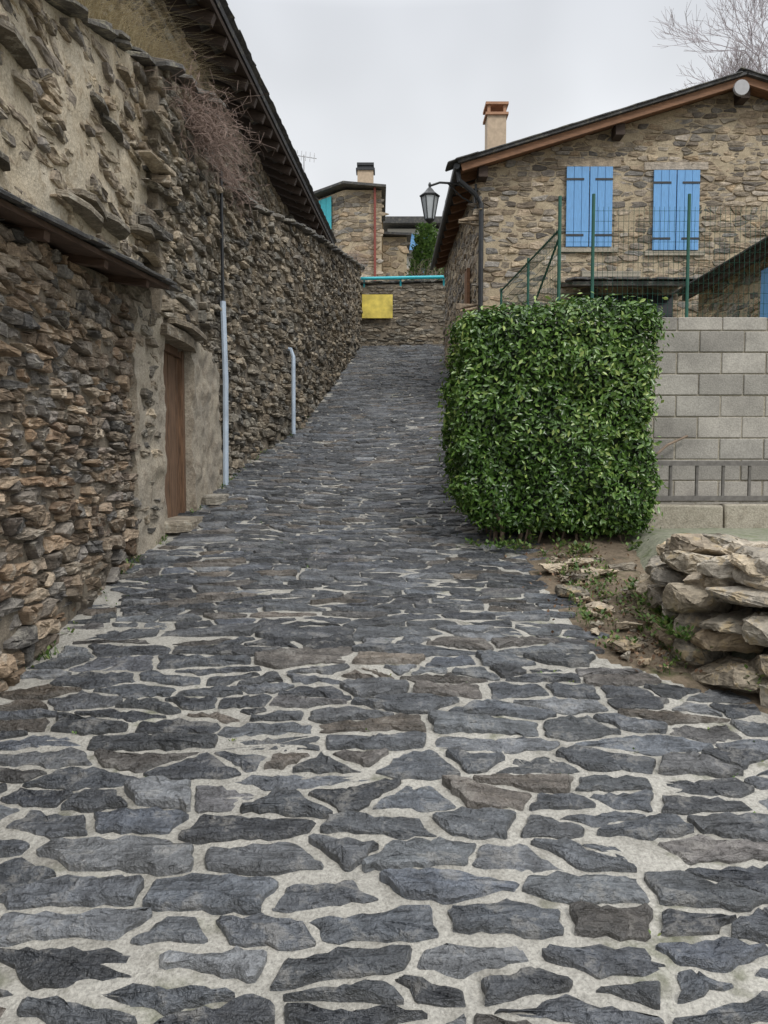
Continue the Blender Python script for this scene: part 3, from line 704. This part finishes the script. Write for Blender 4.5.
b=P-dr*Ln*.5; tp=P+dr*Ln*.5-nn*Ln*.12; l=P+sd*Wd; r=P-sd*Wd; l2=P+dr*Ln*.22+sd*Wd*.8; r2=P+dr*Ln*.22-sd*Wd*.8; m=P-nn*Wd*.45
V=np.stack([b,r,r2,tp,l2,l,m],1).reshape(-1,3)
F=[]
for i in range(n):
    o=7*i; F+= [(o,o+1,o+6),(o+1,o+2,o+6),(o+2,o+3,o+6),(o+3,o+4,o+6),(o+4,o+5,o+6),(o+5,o,o+6)]
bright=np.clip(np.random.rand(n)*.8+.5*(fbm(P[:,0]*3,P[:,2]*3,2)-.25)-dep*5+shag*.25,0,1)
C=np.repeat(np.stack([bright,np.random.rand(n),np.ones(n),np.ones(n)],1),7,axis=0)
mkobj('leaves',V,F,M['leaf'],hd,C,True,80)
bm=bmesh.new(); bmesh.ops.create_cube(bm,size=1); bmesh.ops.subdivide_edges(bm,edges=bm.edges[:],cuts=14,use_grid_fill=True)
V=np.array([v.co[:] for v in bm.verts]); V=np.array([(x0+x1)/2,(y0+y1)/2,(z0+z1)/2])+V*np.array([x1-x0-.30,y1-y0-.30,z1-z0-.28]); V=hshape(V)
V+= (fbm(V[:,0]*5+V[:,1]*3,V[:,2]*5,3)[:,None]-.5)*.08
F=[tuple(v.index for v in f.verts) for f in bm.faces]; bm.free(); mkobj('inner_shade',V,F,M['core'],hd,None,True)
mb=MB()
for i in range(38):
    x=random.uniform(.95,2.15);y=random.uniform(6.75,7.15); z=float(zr(y)); tube(mb,[(x,y,z-.05),(x+random.uniform(-.05,.05),y+random.uniform(-.08,.03),z+.15),(x+random.uniform(-.15,.15),y+random.uniform(-.25,.05),1.3)],random.uniform(.006,.016),5)
mb.obj('stems',M['stem'],hd)
# ------------------------------------------------------------------ rubble wall (right foreground)
rw=empty('rubble_wall'); mb=MB()
pw=Path([(1.74,5.3),(1.68,4.75),(1.60,4.25),(1.74,3.75),(2.02,3.42),(3.4,3.1)])
for course in range(6):
    u=-.05 if course<5 else .5
    zc=.05+course*.14
    while u<pw.L:
        l=random.uniform(.18,.48); uu=np.array([u+l/2]); x,y=pw.xy(uu)
        topz=1.10+.05*math.sin(uu[0]*5)-(.28 if u<.5 else 0)*(.5-u)/.5
        z=float(zr(y[0]))+zc
        if z<topz:
            X,Y,Z=pw.map(uu,np.array([z]),np.array([-.12-course*.022+random.uniform(-.04,.04)]))
            x2,y2=pw.xy(uu+.05); 
            hull_stone(mb,(X[0],Y[0],z),l*1.02,.36,.145*random.uniform(.75,1.35),math.atan2(y2[0]-y[0],x2[0]-x[0])+random.uniform(-.12,.12))
        u+=l*.96
for i in range(40):
    u=random.uniform(.1,pw.L); uu=np.array([u]); X,Y,Z=pw.map(uu,uu,np.array([-.2-random.random()*.4])); hull_stone(mb,(X[0],Y[0],1.05+random.uniform(-.05,.06)),random.uniform(.18,.48),random.uniform(.15,.32),random.uniform(.08,.16),random.uniform(0,3))
mb.obj('stones',M['st_rubble'],rw,True,28)
pk=Path([(1.95,4.7),(1.88,4.35),(2.0,3.95),(2.25,3.7),(3.4,3.4)])
body('earth_core',pk,lambda x,y:zr(y)-.1,lambda x,y:.92+0*x,.5,M['soil'],rw,.03,5)
mb=MB()
for x,y,s in ((1.42,4.95,.18),(1.32,5.3,.2),(1.5,5.65,.2),(1.62,5.75,.28),(1.55,6.05,.24),(1.32,5.9,.2),(1.85,5.9,.2),(1.5,4.6,.14),(1.40,4.3,.16)):
    hull_stone(mb,(x,y,float(zr(y))+.02),s*1.2,s*.8,.07,random.uniform(-.5,.5))
for i in range(80):
    y=random.uniform(3.9,6.5); x=float(righte(y))+random.uniform(.08,.5); s=random.uniform(.025,.07); hull_stone(mb,(x,y,float(zr(y))+.01),s*1.3,s,s*.5,random.uniform(0,3),12)
mb.obj('loose_stones',M['st_rubble'],None,True,35)
# ------------------------------------------------------------------ vegetation details
mb=MB()
def tuft(x,y,z,n,h,s=.05):
    for i in range(n): blade(mb,(x+random.gauss(0,s),y+random.gauss(0,s),z),h*random.uniform(.5,1.2),random.uniform(.2,1.3),.004)
for i in range(60):
    y=random.uniform(3,14); x=float(lefte(y))+random.uniform(.0,.1); z=float(roadz(x,y)); leafclump(mb,(x,y,z),random.randint(4,14),.05,.03)
    if random.random()<.4: tuft(x,y,z,8,.07,.03)
for i in range(54):
    y=random.uniform(3.8,6.4); x=float(righte(y))+random.uniform(.05,.5); z=float(zr(y)); leafclump(mb,(x,y,z+.02),random.randint(6,20),.06,.03); tuft(x,y,z,5,.07,.03)
for i in range(80):
    u=random.uniform(0,pw.L); uu=np.array([u]); X,Y,Z=pw.map(uu,uu,np.array([random.uniform(-.03,.08)])); leafclump(mb,(X[0],Y[0],float(zr(Y[0]))+random.uniform(0,.16)),random.randint(10,30),.07,.032)
for i in range(26):
    x=random.uniform(.75,2.3); y=random.uniform(6.35,6.75); leafclump(mb,(x,y,float(zr(y))),14,.08,.045)
for i in range(110):
    y=random.uniform(1.9,9); x=random.uniform(float(lefte(y)),float(righte(y))); leafclump(mb,(x,y,float(roadz(x,y))),random.randint(2,6),.02,.016)
mb.obj('weeds',M['weed'])
mb=MB()
for i in range(500):
    y=random.uniform(3.9,6.6); x=float(righte(y))+random.gauss(.3,.2); leafclump(mb,(x,y,float(zr(y))+.015),1,.02,.03)
mb.obj('leaf_litter',M['litter'])
mb=MB()
for i in range(2800):
    y=random.uniform(4.3,8.6); x=-2.12-random.random()*.45; z=float(topB(0,y))+.05+random.random()*.1
    blade(mb,(x,y,z),random.uniform(.15,.45),random.uniform(.3,2.2),.0035,3,a=random.gauss(-.3,1.1))
for i in range(500):
    y=random.uniform(9.2,17); x=float(lefte(y))-.3-random.random()*.2; blade(mb,(x,y,float(topC(0,y))+.05),random.uniform(.08,.22),random.uniform(.3,1.6),.003,3)
mb.obj('dry_grass',M['drygrass'])
def shrub(name,cx,cy,cz,n,L,mat,droop=.5,spread=(.25,.4)):
    mb=MB()
    for i in range(n):
        p=Vector((cx+random.gauss(0,spread[0]*.4),cy+random.gauss(0,spread[1]),cz+random.gauss(0,.06))); d=Vector((random.gauss(.35,.5),random.gauss(-.1,.6),random.uniform(-.1,1.1))).normalized()
        pts=[p]; k=random.randint(4,6); 
        for j in range(k):
            d=(d+Vector((random.gauss(0,.25),random.gauss(0,.25),-droop*.3+random.gauss(0,.15)))).normalized(); p=p+d*L/k*random.uniform(.6,1.2); pts.append(p)
            if j>1 and random.random()<.8:
                q=p+Vector((random.gauss(0,1),random.gauss(0,1),random.gauss(0,1))).normalized()*L*.2; tube(mb,[p,q],.002,3)
        tube(mb,pts,.004,3,taper=.4)
    return mb.obj(name,mat)
shrub('dry_shrub',-1.98,7.95,4.95,440,.62,M['twig'],.8,(.3,.33))
shrub('dry_shrub',-1.95,9.4,4.95,140,.4,M['twig'],.8,(.3,.3))
shrub('dry_shrub',1.3,24.6,7.1,160,1.1,M['twig'],.2,(.9,.4))
shrub('dry_shrub',-.9,22.0,7.3,80,.6,M['twig'],.5,(.3,.6))
def tree(name,base,h,mat,depth,r0,seed,spread=.5,nch=3):
    mb=MB(); R=random.Random(seed)
    def br(p,d,l,r,k):
        pts=[p];q=p;dd=d
        for i in range(3):
            dd=(dd+Vector((R.gauss(0,.1),R.gauss(0,.1),R.gauss(.03,.06)))).normalized(); q=q+dd*l/3; pts.append(q)
        tube(mb,pts,r,6 if k>3 else 3,taper=.65)
        if k==0: return
        for j in range(nch if k<depth else nch+2):
            f=R.uniform(.35,1); s=pts[0].lerp(pts[-1],f) if j else pts[-1]
            ax=Vector((R.gauss(0,1),R.gauss(0,1),R.gauss(.2,.5))).normalized()
            br(s,(dd+ax*spread*R.uniform(.7,1.4)).normalized(),l*R.uniform(.55,.78),max(r*.55,.008),k-1)
    br(Vector(base),Vector((0,0,1)),h,r0,depth); return mb.obj(name,mat)
tree('bare_tree',(16.4,29,8.8),4.5,M['birch'],6,.14,5,.62,4)
mb=MB()
for i in range(2600):
    t=random.random()**.7; z=11.25-t*4.2; r=.40+t*1.0; a=random.uniform(0,6.28); leafclump(mb,(1.75+math.cos(a)*r*random.uniform(.5,1)*.9,31.5+math.sin(a)*r,z+.2*math.sin(a*3)),4,.14,.14)
tube(mb,[(1.75,31.5,7),(1.75,31.5,10.6)],.08,6); mb.obj('conifer_tree',M['conifer'])
# ------------------------------------------------------------------ world, sun, camera
w=bpy.data.worlds.new('World'); S.world=w; w.use_nodes=True; nt=w.node_tree; nd=nt.nodes; bg=nd['Background']
el,az=math.radians(48),math.radians(150)
sky=nd.new('ShaderNodeTexSky'); sky.sky_type='NISHITA'; sky.sun_disc=False; sky.sun_elevation=el; sky.sun_rotation=az
hs=nd.new('ShaderNodeHueSaturation'); hs.inputs['Saturation'].default_value=.25; nt.links.new(sky.outputs[0],hs.inputs['Color'])
tc=nd.new('ShaderNodeTexCoord'); sp=nd.new('ShaderNodeSeparateXYZ'); nt.links.new(tc.outputs['Generated'],sp.inputs[0])
rp=nd.new('ShaderNodeValToRGB'); e=rp.color_ramp.elements
e[0].position=0; e[0].color=(.44,.45,.455,1); e[1].position=1; e[1].color=(1,1,1,1)
for p,c in ((.28,(.38,.39,.40,1)),(.5,(.285,.295,.312,1)),(.62,(.48,.49,.505,1)),(.8,(.9,.91,.93,1))): q=e.new(p); q.color=c
nt.links.new(sp.outputs[2],rp.inputs[0])
ns=nd.new('ShaderNodeTexNoise'); ns.inputs['Scale'].default_value=2.6; ns.inputs['Detail'].default_value=3; nt.links.new(tc.outputs['Generated'],ns.inputs['Vector'])
mr=nd.new('ShaderNodeMapRange'); mr.inputs[1].default_value=.3;mr.inputs[2].default_value=.7;mr.inputs[3].default_value=16.5;mr.inputs[4].default_value=24; nt.links.new(ns.outputs['Fac'],mr.inputs[0])
vm=nd.new('ShaderNodeVectorMath'); vm.operation='SCALE'; nt.links.new(rp.outputs[0],vm.inputs[0]); nt.links.new(mr.outputs[0],vm.inputs['Scale'])
mx=nd.new('ShaderNodeMix'); mx.data_type='RGBA'; mx.inputs[0].default_value=.08; nt.links.new(vm.outputs[0],mx.inputs[6]); nt.links.new(hs.outputs[0],mx.inputs[7])
nt.links.new(mx.outputs[2],bg.inputs['Color']); bg.inputs['Strength'].default_value=.125
sl=bpy.data.lights.new('sun','SUN'); sl.energy=1.5; sl.angle=math.radians(12); sl.color=(1,.96,.9); so=bpy.data.objects.new('sun',sl); S.collection.objects.link(so)
d=Vector((math.sin(az)*math.cos(el),math.cos(az)*math.cos(el),math.sin(el))); so.rotation_euler=d.to_track_quat('Z','Y').to_euler()
cam=bpy.data.cameras.new('camera'); co=bpy.data.objects.new('camera',cam); S.collection.objects.link(co); S.camera=co
cam.lens=760/1024*36; cam.sensor_width=36; cam.clip_end=2000; cam.clip_start=.05
co.location=(0,0,EYE); co.rotation_euler=(math.radians(90-3.5),0,0)
S.view_settings.view_transform='Standard'; S.view_settings.look='None'; S.view_settings.exposure=0
print('VERTS',sum(len(o.data.vertices) for o in S.objects if o.type=='MESH'))
